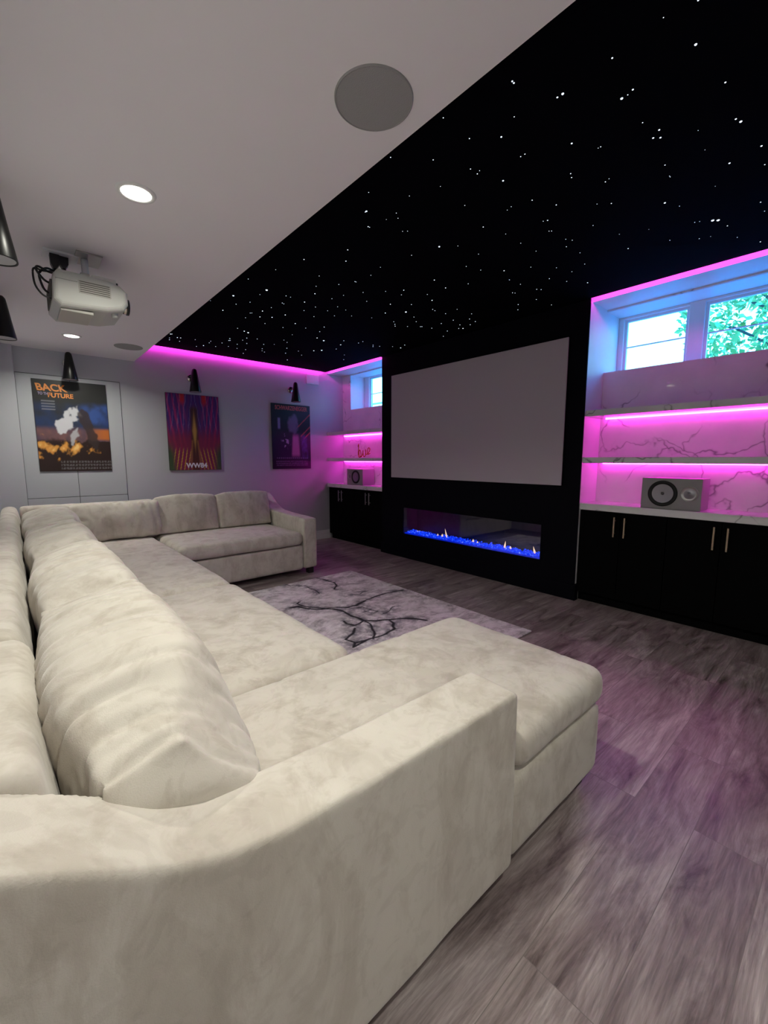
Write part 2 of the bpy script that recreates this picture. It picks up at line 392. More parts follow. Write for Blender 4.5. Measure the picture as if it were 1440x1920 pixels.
# the black media wall: a deep block between the alcoves, white on its alcove sides
FY0, FY1, FZ0, FZ1 = 1.972, 3.845, .305, .64
bm = bmesh.new()
box(bm, XR, XR + .012, A1 + .001, L0 - .001, FZ1, ZT); box(bm, XR, XR + .012, A1 + .001, L0 - .001, 0, FZ0)
box(bm, XR, XR + .012, A1 + .001, FY0, FZ0, FZ1); box(bm, XR, XR + .012, FY1, L0 - .001, FZ0, FZ1)
struct('wall_front', bm, M_dark)
bm = bmesh.new()
box(bm, XR + .012, XO, A1, L0, FZ1 + .05, ZT); box(bm, XR + .012, XO, A1, L0, 0, FZ0 - .03)
box(bm, XR + .012, XO, A1, FY0 - .03, FZ0 - .03, FZ1 + .05); box(bm, XR + .012, XO, FY1 + .03, L0, FZ0 - .03, FZ1 + .05)
box(bm, XR + .32, XO, FY0 - .03, FY1 + .03, FZ0 - .03, FZ1 + .05)
struct('wall_pier', bm, M_white)
struct('wall_right', B(XR, XO, YB - .1, A0, 0, ZT), M_dark)
# window walls of both alcoves
WZ0, WZ1 = 2.0, 2.51
LW0, LW1 = 4.25, 5.372
bm = bmesh.new()
box(bm, XM + .012, XO, A0, A1, 0, WZ0); box(bm, XM + .012, XO, A0, A1, WZ1, ZT)
struct('wall_window_right', bm, M_white)
bm = bmesh.new()
box(bm, XM + .012, XO, L0, YP, 0, WZ0); box(bm, XM + .012, XO, L0, YP, WZ1, ZT); box(bm, XM + .012, XO, LW1, YP, WZ0, WZ1)
struct('wall_window_left', bm, M_white)
struct('trim_1', B(3.69, XM + .012, A0, A1, ZH, ZT), M_white)
struct('trim_2', B(3.69, XM + .012, L0, YP, ZH, ZT), M_white)
# baseboards
struct('baseboard_front', B(XR - .014, XR, A1 - .012, L0 + .012, 0, .14, .004), M_dark)
box_ = prism([(XM, A1), (XR - .014, A1), (XR - .014, A1 - .012), (3.70, A1 - .012), (3.70, A1)], 0, .14)
struct('trim_3', B(XR, 3.70, A1 - .012, A1, 0, .15, .003), M_dark); box_.free()
bm = B(XL, .06, 5.515, 5.53, 0, .13); box(bm, .06, XA, YP - .016, YP, 0, .10, .003); box(bm, .06, XA, YP - .011, YP, .10, .135, .003)
struct('baseboard_far', bm, M_white)

# access door panels in the far wall behind the first poster
pn = thing('access_panel', 'pale grey double access panel in the far wall with thin seams, behind the leftmost poster', 'panel', (.5, YP, .845))
obj('panel_backing', B(.06, .946, YP - .003, YP, .40, 2.095), M_groove, pn)
obj('door_leaf', B(.063, .492, YP - .010, YP - .003, .848, 2.088, .001, 1), M_panel, pn)
obj('door_leaf', B(.497, .941, YP - .010, YP - .003, .848, 2.088, .001, 1), M_panel, pn)
obj('kick_panel', B(.063, .492, YP - .010, YP - .003, .40, .843, .001, 1), M_panel, pn)
obj('kick_panel', B(.497, .941, YP - .010, YP - .003, .40, .843, .001, 1), M_panel, pn)

# ------------------------------------------------------------------ windows
def window(n, y0, y1, panes, inner):
    fr = struct('window_%d' % n, (lambda b: b)(bmesh.new()), M_white) if False else None
    w = bpy.data.objects.new('window_%d' % n, None); COL.objects.link(w); w.location = (4.26, (y0 + y1) / 2, WZ0); w['kind'] = 'structure'
    bm = bmesh.new(); X0, X1 = 4.25, 4.31
    ys = [y0] + [v for p in panes for v in p] + [y1]
    for a, b in zip(ys[::2], ys[1::2]):
        if b - a > .002: box(bm, X0, X1, a, b, WZ0, WZ1, .003, 1)
    for a, b in panes:
        box(bm, X0, X1, a, b, WZ0, inner[0], .003, 1); box(bm, X0, X1, a, b, inner[1], WZ1, .003, 1)
    obj('window_frame', bm, M_white, w)
    for a, b in panes:
        s = bmesh.new(); t = .022
        box(s, 4.275, 4.30, a, a + t, inner[0], inner[1]); box(s, 4.275, 4.30, b - t, b, inner[0], inner[1])
        box(s, 4.275, 4.30, a + t, b - t, inner[0], inner[0] + t); box(s, 4.275, 4.30, a + t, b - t, inner[1] - t, inner[1])
        sf = obj('sash', s, M_white, w)
        obj('pane', B(4.286, 4.289, a + t, b - t, inner[0] + t, inner[1] - t), M_glass, sf)
        obj('glazing_bar', B(4.280, 4.296, a + t, b - t, 2.245, 2.254), M_white, sf)
    return w
window(1, A0, A1, [(.385, .993), (1.10, 1.592)], (2.03, 2.49))
window(2, LW0, LW1, [(4.32, 4.75), (4.86, 5.26)], (2.03, 2.50))

# ------------------------------------------------------------------ marble: back panels, shelves, counters
def alcove(y0, y1, m, side, hole, left_piece):
    bs = bmesh.new()
    box(bs, XM, XM + .012, y0, y1, .87, WZ0)
    box(bs, XM, XM + .012, y0, y1, WZ1 + .002, ZH)
    if left_piece: box(bs, XM, XM + .012, LW1, y1, WZ0, WZ1 + .002)
    tag(obj('marble_backsplash', bs, m), 'veined white marble back panel under the window of the %s alcove' % side, 'backsplash')
    for nm, (a, b), where in (('upper', (1.602, 1.652), 'upper'), ('lower', (1.214, 1.262), 'lower')):
        tag(obj('marble_shelf', B(3.668, XM, y0 + .001, y1 - .001, a, b, .003, 1), m),
            '%s marble shelf with pink light beneath it in the %s alcove' % (where, side), 'shelf', 'marble shelves in the alcoves')
        tag(obj('led_strip', B(3.957, 3.966, y0 + .05, y1 - .05, a - .010, a), M_led),
            'glowing pink light strip under the %s shelf of the %s alcove' % (where, side), 'light strip', 'pink light strips')
    tag(obj('marble_countertop', B(3.663, XM, y0 + .001, y1 - .001, .815, .87, .003, 1), m),
        'white veined marble countertop on the black cabinets of the %s alcove' % side, 'countertop')
RIGHT, LEFT = 'right', 'left'
alcove(A0, A1, M_marble, 'right', None, False)
alcove(L0, L1, M_marble2, 'left', None, True)

def handle(parent, y, m):
    bm = bmesh.new(); x = XA - .018
    box(bm, x - .030, x - .020, y - .006, y + .006, .61, .775, .0015, 1)
    box(bm, x - .022, x, y - .004, y + .004, .635, .645); box(bm, x - .022, x, y - .004, y + .004, .74, .75)
    obj('handle', bm, m, parent)

def cabinet(y0, y1, label, m):
    t = thing('base_cabinet', label, 'cabinet', ((XA + XM) / 2, (y0 + y1) / 2, 0), 'black base cabinets')
    obj('carcass', B(XA, XM, y0 + .001, y1 - .001, .08, .815), M_cab, t)
    obj('toe_kick', B(XA + .03, XM, y0 + .001, y1 - .001, 0, .08), M_cab, t)
    c = (y0 + y1) / 2
    for a, b, hy in ((y0 + .002, c - .0015, c - .040), (c + .0015, y1 - .002, c + .038)):
        d = obj('door', B(XA - .018, XA, a, b, .085, .810, .0015, 1), M_cab, t)
        handle(d, hy, m)
cabinet(.98, 1.635, 'black two-door base cabinet beside the screen wall, under the larger grey speaker', M_brass)
cabinet(.32, .98, 'black two-door base cabinet at the right edge of the picture, gold bar handles', M_brass)
cabinet(4.907, 5.56, 'black two-door base cabinet against the far poster wall, under the small speaker', M_steel)
cabinet(4.25, 4.907, 'black two-door base cabinet in the left alcove touching the screen wall', M_steel)

# ------------------------------------------------------------------ star ceiling and cove lights
sc_ = prism([(XB + .001, YB + .05), (3.63, YB + .05), (3.63, A1 - .001), (3.649, A1 - .001), (3.649, L0 + .001), (3.63, L0 + .001), (3.63, YP - .05), (XB + .001, YP - .05)], ZS, ZS + .03)
star = tag(obj('star_ceiling_panel', sc_, M_velvet), 'black star ceiling panel dotted with tiny white lights above the screen side', 'ceiling panel')
star_list = [tuple(map(float, t.split(','))) for t in STARS.split()]
def bead(bm, x, y, r):
    r = min(r, 8.5) / 1000.0
    M = Matrix.Translation((x, y, ZS + .0003)) @ Matrix.Scale(-1, 4, (0, 0, 1))
    ring_lathe(bm, [(r, 0), (r * .8, r * .45), (0, r * .7)], M, 7)
for x, y, r in star_list[:100]:
    b_ = bmesh.new(); bead(b_, x, y, r); obj('star_light', b_, M_star, star)
b_ = bmesh.new()
for x, y, r in star_list[100:]: bead(b_, x, y, r)
o = obj('star_lights', b_, M_star, star); o['kind'] = 'stuff'

M_cove = mat('pink_cove_led', (1, .5, .9), .5, emit=PINK, es=PINK_COVE)
tag(obj('cove_light_strip', B(XB + .02, 3.60, YP - .05, YP - .046, ZS + .004, ZS + .018), M_cove), 'pink cove light strip along the top of the poster wall', 'light strip')
tag(obj('cove_light_strip', B(3.63, 3.634, L0 + .01, YP - .06, ZS + .004, ZS + .018), M_cove), 'pink cove light strip above the left alcove window', 'light strip')
tag(obj('cove_light_strip', B(3.63, 3.634, A0 - .3, A1 - .01, ZS + .004, ZS + .018), M_cove), 'pink cove light strip above the right alcove window', 'light strip')

# ------------------------------------------------------------------ downlights and ceiling speakers
def downlight(x, y, label, lamp=True):
    t = thing('ceiling_downlight', label, 'ceiling light', (x, y, ZB), 'round ceiling downlights')
    obj('trim_ring', L([(.056, -.001), (.057, -.006), (.072, -.005), (.075, 0)], Matrix.Translation((x, y, ZB))), M_white, t, True)
    obj('diffuser', L([(0, -.003), (.056, -.003)], Matrix.Translation((x, y, ZB))), M_lamp, t)
    ld = bpy.data.lights.new('downlight_bulb', 'AREA'); ld.shape = 'DISK'; ld.size = .10
    ld.energy = POWER_DOWN; ld.color = DOWN_COL; ld.spread = R(150)
    lo = bpy.data.objects.new('downlight_bulb', ld); COL.objects.link(lo)
    lo.location = (x, y, ZB - .008); lo.parent = t; lo.matrix_parent_inverse = Matrix.Translation(-Vector(t.location))
downlight(.467, 2.10, 'round lit ceiling downlight above the projector, the larger one in view')
downlight(.47, 4.80, 'small round lit ceiling downlight beyond the projector near the poster wall')
downlight(.47, .88, 'round lit ceiling downlight just above the top edge of the view')
downlight(.47, -.34, 'added unseen ceiling downlight directly behind the viewpoint, brightening the sofa arm')  # unseen lamp added to brighten the outer face of the near arm
downlight(.47, -1.56, 'added unseen ceiling downlight farthest behind the viewpoint, for ambient fill')  # unseen lamp added to raise the ambient light in the room

def ceil_speaker(x, y, r, label):
    t = thing('ceiling_speaker', label, 'speaker', (x, y, ZB), 'round in-ceiling speakers')
    obj('rim', L([(r - .004, -.001), (r - .004, -.005), (r, -.004), (r + .001, 0)], Matrix.Translation((x, y, ZB)), 64), M_grille, t, True)
    obj('grille', L([(0, -.0045), (r * .7, -.004), (r - .004, -.003)], Matrix.Translation((x, y, ZB)), 64), M_grille, t, True)
ceil_speaker(.92, 1.108, .120, 'large round grey ceiling speaker grille near the star ceiling edge, nearest')
ceil_speaker(.93, 4.90, .122, 'small round grey ceiling speaker grille near the far poster wall')

# ------------------------------------------------------------------ projection screen and fireplace
t = thing('projection_screen', 'large blank grey projection screen on the black wall above the fireplace', 'projection screen', (XR, 2.91, 1.015))
obj('screen_surface', B(3.618, 3.632, 1.789, 4.033, 1.015, 2.272, .004, 2), M_screen, t)
obj('screen_backing', B(3.632, XR, 1.80, 4.022, 1.026, 2.261), M_blk, t)

M_fp = mat('firebox_black', (.01, .01, .02), .35)
M_glow = mat('blue_ember_glow', (.0, .01, .1), .4, emit=(.0, .02, .8), es=.7)
M_cry = mat('blue_crystal', (.02, .06, .9), .12, emit=(.0, .04, 1.0), es=1.0)
k = NT(M_cry); tn = k.n('TexNoise', Scale=48.0, Detail=3.0); k.l(k.coord(), tn.inputs['Vector'])
k.l(k.ramp(tn.outputs[0], [(.36, (0, .004, .12)), (.5, (0, .035, .75)), (.60, (.01, .10, 1)), (.72, (.35, .45, 1))]), k.b.inputs['Emission Color'])
M_flame = mat('flame', (.9, .6, .4), .5, emit=(1.0, .68, .42), es=1.1)
t = thing('electric_fireplace', 'long black electric fireplace with glowing blue crystals set low in the black wall', 'fireplace', (XR, 2.91, FZ0))
bm = bmesh.new(); xb = XR + .26
box(bm, XR + .002, xb, FY0 - .02, FY0, FZ0 - .02, FZ1 + .03); box(bm, XR + .002, xb, FY1, FY1 + .02, FZ0 - .02, FZ1 + .03)
box(bm, XR + .013, xb, FY0, FY1, FZ0 - .02, FZ0); box(bm, XR + .013, xb, FY0, FY1, FZ1, FZ1 + .03)
box(bm, xb, xb + .02, FY0 - .02, FY1 + .02, FZ0 - .02, FZ1 + .03)
obj('firebox', bm, M_fp, t)
fr = bmesh.new(); w = .016
box(fr, XR - .004, XR + .012, FY0 - w, FY0, FZ0 - w, FZ1 + w); box(fr, XR - .004, XR + .012, FY1, FY1 + w, FZ0 - w, FZ1 + w)
box(fr, XR - .004, XR + .012, FY0, FY1, FZ1, FZ1 + w); box(fr, XR - .004, XR + .012, FY0, FY1, FZ0 - w, FZ0)
obj('frame', fr, M_dark, t)
obj('glass_front', B(XR + .006, XR + .010, FY0, FY1, FZ0, FZ1), M_fireglass, t)
obj('ember_tray', B(XR + .022, XR + .18, FY0 + .01, FY1 - .01, FZ0 + .001, FZ0 + .016, .004), M_glow, t)
bm = bmesh.new(); rnd = random.Random(3)
for i in range(900):
    r_ = rnd.uniform(.006, .015)
    x = XR + .03 + rnd.random() * .14; y = rnd.uniform(FY0 + .03, FY1 - .03)
    z = FZ0 + .014 + r_ * .5 + rnd.random() * .018 * (x - XR) / .15
    M = Matrix.Translation((x, y, z)) @ Matrix.Rotation(rnd.random() * 6, 4, (rnd.random(), rnd.random(), .3)) @ Matrix.Diagonal((r_, r_ * rnd.uniform(.5, 1), r_ * rnd.uniform(.5, 1), 1))
    bmesh.ops.create_icosphere(bm, subdivisions=1, radius=1, matrix=M)
o = obj('blue_crystals', bm, M_cry, t); o['kind'] = 'stuff'
for (y, h, wd, lean) in ((3.20, .105, .016, .03), (3.27, .035, .020, 0), (3.34, .028, .014, 0), (2.82, .036, .022, 0), (2.76, .02, .016, 0), (2.42, .075, .018, -.01), (2.35, .03, .018, 0), (2.08, .07, .018, .02), (3.68, .02, .012, 0)):
    M = Matrix.Translation((XR + .10, y, FZ0 + .03)) @ Matrix.Shear('XY', 4, (0, lean / h))
    obj('flame', L([(wd * .3, 0), (wd * .55, h * .15), (wd * .5, h * .35), (wd * .26, h * .65), (0, h)], M, 10), M_flame, t, True)
# ------------------------------------------------------------------ posters
def poster(name, label, x0, x1, z0, z1, fn, cat='poster', nx=90, ny=134):
    t = thing(name, label, cat, ((x0 + x1) / 2, YP, z0), 'film posters on the far wall')
    yb = YP - .0105
    obj('board', B(x0, x1, yb - .012, yb, z0, z1, .001, 1), M_blk, t)
    bm = bmesh.new(); lay = bm.verts.layers.float_color.new('art'); rows = []
    for j in range(ny + 1):
        row = []
        for i in range(nx + 1):
            u, v = i / nx, j / ny
            q = bm.verts.new((x0 + .002 + (x1 - x0 - .004) * u, yb - .0130, z0 + .002 + (z1 - z0 - .004) * v))
            q[lay] = (*[max(0, min(1, c)) for c in fn(u, v)], 1); row.append(q)
        rows.append(row)
    for j in range(ny):
        for i in range(nx): bm.faces.new((rows[j][i], rows[j][i + 1], rows[j + 1][i + 1], rows[j + 1][i]))
    m = mat(name + '_print', (.5, .5, .5), .35, Specular_IOR_Level=.35); k = NT(m)
    a = k.n('Attribute'); a.attribute_name = 'art'; k.base(a.outputs['Color'])
    obj('print', bm, m, t)
    return t
def mixc(a, b, f):
    f = max(0, min(1, f)); return tuple(p + (q - p) * f for p, q in zip(a, b))
def sst(a, b, x):
    x = max(0, min(1, (x - a) / (b - a))); return x * x * (3 - 2 * x)
def nz(u, v, s, o=3, z=0): return noise.fractal(Vector((u * s, v * s, z)), 1.0, 2.0, o)

def art1(u, v):
    c = (.035, .036, .036)
    c = mixc(c, (.03, .05, .13), sst(.80, .68, v) * (.6 + .8 * nz(u, v, 5)))
    c = mixc(c, (.05, .10, .32), sst(.55, .8, u) * sst(.80, .72, v) * sst(.50, .60, v) * (.8 + nz(u, v, 7)))
    c = mixc(c, (.20, .10, .10), sst(.52, .44, v) * (.7 + .6 * nz(u, v, 6)))
    c = mixc(c, (.55, .16, .04), sst(.62, .95, u) * sst(.50, .46, v) * sst(.34, .38, v))
    c = mixc(c, (.035, .02, .018), sst(.38 - .04 * u, .33, v + .03 * nz(u, v, 8)))
    f = .30 - abs(v - .25 - .06 * nz(u, 0, 6)) * 3.0 + .45 * nz(u, v, 9, 4) - .25 * sst(.55, .95, u)
    c = mixc(c, (.75, .33, .07), sst(.12, .34, f)); c = mixc(c, (.95, .62, .22), sst(.34, .55, f))
    # abstract pale wedge and darker band, in place of the picture's subject
    w = (u - .42) * .8 + (v - .56) * .6 + .03 * nz(u, v, 4); q = -(u - .42) * .6 + (v - .56) * .8
    r_ = (w / .24) ** 2 + (q / .10) ** 2 + 1.1 * nz(u, v, 7, 4, 3)
    c = mixc(c, (.62, .62, .66), sst(1.0, .55, r_))
    s_ = abs(u - .52 - .06 * math.sin(v * 14)) / .07 + abs(v - .40) / .13 + .8 * nz(u, v, 9, 3, 8)
    c = mixc(c, (.50, .50, .53), sst(1.0, .6, s_) * .8)
    w2 = abs(u - .70 + .40 * (v - .5)) / .075 + max(0, abs(v - .49) - .15) * 9 + .6 * nz(u, v, 8, 3, 6)
    c = mixc(c, (.05, .035, .035), sst(1.1, .8, w2) * .9)
    # rows of fine print
    if v < .135 and u > .28:
        if int(v * 52) % 2 and (math.sin(u * 150 + int(v * 52) * 3) + nz(u, v, 60)) > -.35: c = mixc(c, (.25, .25, .26), .5)
    if u < .27 and .66 < v < .79 and int(v * 64) % 2 and u > .09: c = mixc(c, (.3, .3, .34), .5)
    return c
p1 = poster('film_poster', 'dark film poster with orange flames, grey wall panel behind it, leftmost of three', .182, .806, 1.12, 2.045, art1)
M_or = mat('orange_lettering', (.80, .28, .06), .5); M_red = mat('red_lettering', (.55, .10, .10), .5)
M_wl = mat('white_lettering', (.75, .75, .78), .5); M_pl = mat('violet_lettering', (.36, .30, .48), .5)
def WM(x, z, y=None): return Matrix.Translation((x, (YP - .0245) if y is None else y, z)) @ Matrix.Rotation(R(90), 4, 'X')
text('title_lettering', 'BACK', .095, M_or, p1, WM(.215, 1.935), sx=1.0, shear=-.2, bold=.003)
text('title_lettering', 'TO THE', .036, M_pl, p1, WM(.222, 1.893), sx=.75, bold=.001)
text('title_lettering', 'FUTURE', .062, M_or, p1, WM(.300, 1.873), sx=.95, bold=.002)
p1f = p1
def art2(u, v):
    x = abs(u - .5) * 2
    t_ = (x * .9 + .02) / (1.08 - v * .55 + 1e-3)
    ray = math.atan2(x, max(.02, 1.15 - v)) * 9 + .6 * nz(x, v, 3)
    s = .5 + .5 * math.sin(ray * 5.1 + v * 9)
    s2 = .5 + .5 * math.sin((x * 1.0 + v * .42) * 30 + 1.5 * nz(x, v, 4))
    s3 = .5 + .5 * math.sin((x * 1.0 - v * .38) * 34 + 1.5 * nz(x, v, 4, 2, 5))
    c = mixc((.10, .03, .16), (.035, .03, .20), s2)
    c = mixc(c, (.36, .03, .16), sst(.55, .9, s3) * sst(.2, .5, x) * .9)
    c = mixc(c, (.55, .03, .04), sst(.14, .05, abs(x - .42)) * sst(.83, .93, v))
    c = mixc(c, (.25, .03, .05), sst(.62, .40, v) * .75)
    c = mixc(c, (.40, .22, .35), sst(.92, 1.0, s2) * .5 * sst(.45, .6, v))
    g = sst(.86, .97, .5 + .5 * math.sin((x * 1.0 + v * .55) * 44)) * sst(.32, .22, v)
    c = mixc(c, (.62, .42, .05), g * sst(.1, .25, x) * sst(.95, .8, x))
    c = mixc(c, (.03, .10, .04), sst(.72, .95, x + .25 * (.3 - v)) * sst(.42, .2, v) * .85)
    c = mixc(c, (.55, .05, .02), sst(.16, .02, x + (v - .05) * .7) * sst(.26, .05, v))
    # plain gold and brown column of light in place of the figure
    m_ = sst(.20, .08, x) * sst(.88, .80, v)
    c = mixc(c, (.07, .03, .02), m_ * .9)
    c = mixc(c, (.50, .30, .08), sst(.13, .03, x + .35 * abs(v - .52)) * .9)
    c = mixc(c, (.30, .13, .05), sst(.05, .01, abs(x - .10 - .25 * (.40 - v))) * sst(.42, .38, v) * sst(.04, .12, v) * .8)
    return c
p2 = poster('film_poster', 'purple and red ray pattern film poster lettered WW84, middle of three', 1.398, 2.020, 1.11, 2.030, art2)
text('title_lettering', 'WW84', .082, M_wl, p2, WM(1.715, 1.140), sx=.98, bold=.003, align='CENTER')
def art3(u, v):
    c = mixc((.012, .03, .04), (.012, .012, .045), sst(.6, .35, v))
    for a, b_ in ((.62, .60), (.50, .72), (.46, .80)):
        d = abs((v - a) - (u - b_) * .62)
        if u > b_ + .02 and d < .012: c = (.42, .07, .07)
    q = ((u - .54) / .15) ** 2 + ((v - .70) / .16) ** 2
    c = mixc(c, (.17, .14, .24), sst(1.2, .4, q + .4 * nz(u, v, 9)))
    q = abs(u - .60) - .12 * (1 - (v - .16) * .8)
    c = mixc(c, (.42, .18, .34), sst(.02, -.04, q) * sst(.58, .48, v) * sst(.16, .24, v) * .85)
    c = mixc(c, (.06, .045, .22), sst(.05, .0, abs(u - .83 + .1 * (v - .4)) - .05) * sst(.56, .5, v) * (.6 + nz(u, v, 10)))
    q = abs(u - .18) - .035
    c = mixc(c, (.22, .22, .40), sst(.01, -.02, q) * sst(.60, .64, v) * sst(.80, .77, v))
    c = mixc(c, (.40, .34, .52), sst(.35, .55, nz(u, v, 14) + .6 - 9 * abs(v - .43 + (u - .3) * .3)) * sst(.2, .28, u) * sst(.48, .40, u))
    c = mixc(c, (.010, .006, .025), sst(.17, .14, v))
    if .03 < v < .125 and .08 < u < .92 and int(v * 66) % 2 and (math.sin(u * 170 + int(v * 66) * 5) + nz(u, v, 70)) > -.4: c = mixc(c, (.28, .2, .36), .6)
    if .158 < v < .172 and .08 < u < .92 and math.sin(u * 120) > -.2: c = mixc(c, (.34, .28, .45), .5)
    return c
p3 = poster('film_poster', 'dark teal and violet film poster with a red name across its top, rightmost of three', 2.742, 3.362, 1.105, 2.022, art3)
text('name_lettering', 'SCHWARZENEGGER', .082, M_red, p3, WM(3.055, 1.940), sx=.68, bold=.002, align='CENTER')

# ------------------------------------------------------------------ sconces
def sconce(x, y, nx_, ny_, label):
    """(nx_, ny_) points from the wall into the room; x, y is the wall point"""
    t = thing('wall_sconce', label, 'wall lamp', (x, y, 2.05), 'black cone wall sconces')
    ang = math.atan2(ny_, nx_)
    Mw = Matrix.Translation((x, y, 2.225)) @ Matrix.Rotation(ang, 4, 'Z') @ Matrix.Rotation(R(90), 4, 'Y')
    obj('wall_plate', L([(0, .022), (.040, .022), (.046, .016), (.046, 0)], Mw, 32), M_chrome, t, True)
    obj('arm', L([(0, 0), (.011, 0), (.011, .135), (0, .135)], Mw, 14), M_chrome, t, True)
    sx_, sy_ = x + nx_ * .15, y + ny_ * .15
    Ms = Matrix.Translation((sx_, sy_, 2.045))
    obj('shade', L([(.060, .004), (.066, .0), (.067, .004), (.048, .12), (.031, .235), (.027, .255), (.017, .269), (0, .274)], Ms, 40), M_sconce, t, True)
    obj('diffuser', L([(0, .006), (.061, .004)], Ms, 32), M_opal, t)
sconce(.490, YP, 0, -1, 'black cone wall sconce with a bright plate above the leftmost flame poster')
sconce(1.705, YP, 0, -1, 'black cone wall sconce above the middle poster lettered WW84')
sconce(3.062, YP, 0, -1, 'black cone wall sconce above the rightmost poster, its nickel plate showing')
sconce(XL, 2.39, 1, 0, 'black cone wall sconce on the left wall, nearer of two cut by the edge')
sconce(XL, 3.87, 1, 0, 'black cone wall sconce on the left wall, farther of two cut by the edge')

t = thing('wall_box', 'small square white box high on the far wall near the left alcove', 'wall box', (3.43, YP, 2.344))
obj('cover', B(3.322, 3.530, YP - .022, YP, 2.345, 2.483, .004), M_white, t)

# ------------------------------------------------------------------ projector
t = thing('projector', 'white projector hanging from the white ceiling with its lens facing the screen', 'projector', (.37, 2.91, 1.95))
PX0, PX1, PY0, PY1, PZ0, PZ1 = .205, .535, 2.735, 3.085, 2.010, 2.190
bm = prism([(PX0, 2.040), (PX0 + .03, PZ0), (PX1 - .10, PZ0 + .012), (PX1 - .02, PZ0 + .035), (PX1, PZ0 + .07), (PX1, PZ1 - .05), (PX1 - .035, PZ1 - .02), (PX1 - .09, PZ1 - .004), (PX0 + .03, PZ1), (PX0 + .008, PZ1 - .03)], PY0, PY1, 'y')
es = [ed for ed in bm.edges if ed.calc_face_angle(0) > R(60)]
bmesh.ops.bevel(bm, geom=es, offset=.022, segments=4, profile=.5, affect='EDGES')
obj('housing', bm, M_proj, t, False)
v = obj('vent_panel', B(.315, .455, PY0 - .002, PY0 + .01, 2.090, 2.153, .001, 1), M_vent, t)
bm = bmesh.new()
for i in range(6): box(bm, .320, .450, PY0 - .0028, PY0, 2.096 + i * .0098, 2.0995 + i * .0098)
obj('vent_slots', bm, M_slot, v)
obj('shoulder_cover', B(.375, .485, PY0 + .012, PY0 + .14, PZ1 - .018, PZ1 + .008, .006), M_proj, t)
obj('side_seam', B(.222, .312, PY0 - .0005, PY0 + .002, 2.139, 2.1405), M_slot, t)
obj('lamp_hatch', B(.235, .375, PY0 + .03, PY0 + .26, PZ0 - .012, PZ0 + .004, .003), M_vent, t)
obj('foot', L([(0, -.012), (.014, -.012), (.016, 0), (.016, .012)], Matrix.Translation((.475, PY0 + .06, PZ0 + .016)), 20), M_proj, t, True)
Ml = Matrix.Translation((PX1 - .004, 2.86, 2.100)) @ Matrix.Rotation(R(90), 4, 'Y')
ln = obj('lens_ring', L([(.038, 0), (.040, .016), (.037, .022), (.032, .020), (.028, .010)], Ml, 40), M_chrome, t, True)
obj('lens', L([(0, .018), (.015, .016), (.029, .010)], Ml, 32), M_glassdark, ln, True)
obj('lens_hood', L([(.0405, .012), (.042, .014), (.042, .026), (.039, .027), (.037, .023)], Ml, 40), M_blk, t, True)
obj('focus_lever', B(.470, .500, PY0 + .05, PY0 + .09, PZ1 - .018, PZ1 + .006, .004), M_blk, t)
obj('rear_port_panel', B(PX0 - .003, PX0 + .012, PY0 + .04, PY1 - .04, 2.055, 2.14), M_slot, t)
mb = obj('ceiling_plate', B(.33, .45, 2.85, 3.03, ZB - .008, ZB, .002), M_steel, t)
bm = L([(0, 0), (.017, 0), (.017, .11), (0, .11)], Matrix.Translation((.375, 2.94, ZB - .115)), 20)
obj('mount_column', bm, M_white, t, True)
bm = B(.325, .43, 2.90, 2.98, ZB - .13, ZB - .11, .002); box(bm, .345, .385, 2.875, 2.905, 2.19, 2.24, .002)
box(bm, .28, .30, 2.84, 3.04, 2.19, 2.202); box(bm, .44, .46, 2.84, 3.04, 2.19, 2.202); box(bm, .29, .45, 2.93, 2.95, 2.198, 2.208)
obj('mount_bracket', bm, M_steel, t)
# outlet plate with plugs, and the cables
ot = thing('ceiling_outlet', 'white ceiling outlet plate with black plugs behind the projector', 'outlet', (.24, 2.92, ZB))
obj('plate', B(.195, .35, 2.92, 3.04, ZB - .012, ZB, .003), M_white, ot)
for (x_, y_, h_) in ((.245, 2.97, .085), (.285, 2.98, .07)):
    obj('plug', prism([(x_ - .021, ZB - .012), (x_ + .021, ZB - .012), (x_ + .019, ZB - h_ * .7), (x_ + .005, ZB - h_), (x_ - .008, ZB - h_), (x_ - .019, ZB - h_ * .7)], y_ - .02, y_ + .02, 'y'), M_blk, ot)
def cable(pts, r, label):
    tag(obj('cable', tube(bmesh.new(), smoothpts(pts), r, 8), M_blk, None, True), label, 'cable', 'black projector cables')
cable([(.242, 2.965, 2.258), (.225, 2.93, 2.23), (.185, 2.88, 2.205), (.150, 2.82, 2.19), (.140, 2.80, 2.16), (.145, 2.79, 2.10), (.170, 2.785, 2.06), (.203, 2.79, 2.050)], .0045, 'black cable looping low behind the projector to its rear')
cable([(.250, 2.975, 2.258), (.240, 2.95, 2.23), (.205, 2.86, 2.200), (.165, 2.83, 2.205), (.155, 2.81, 2.180), (.18, 2.83, 2.15), (.202, 2.84, 2.140)], .0055, 'black cable coiled tightly beside the upper rear of the projector')
cable([(.285, 2.98, 2.272), (.28, 2.94, 2.24), (.24, 2.90, 2.222), (.20, 2.87, 2.218), (.168, 2.86, 2.18), (.18, 2.87, 2.12), (.201, 2.88, 2.10)], .0055, 'black cable from the second plug bending down to the rear ports')
cable([(.290, 2.985, 2.272), (.292, 2.93, 2.225), (.300, 2.87, 2.205), (.33, 2.83, 2.200), (.352, 2.81, 2.196)], .0036, 'thin black cable running forward over the top of the projector')

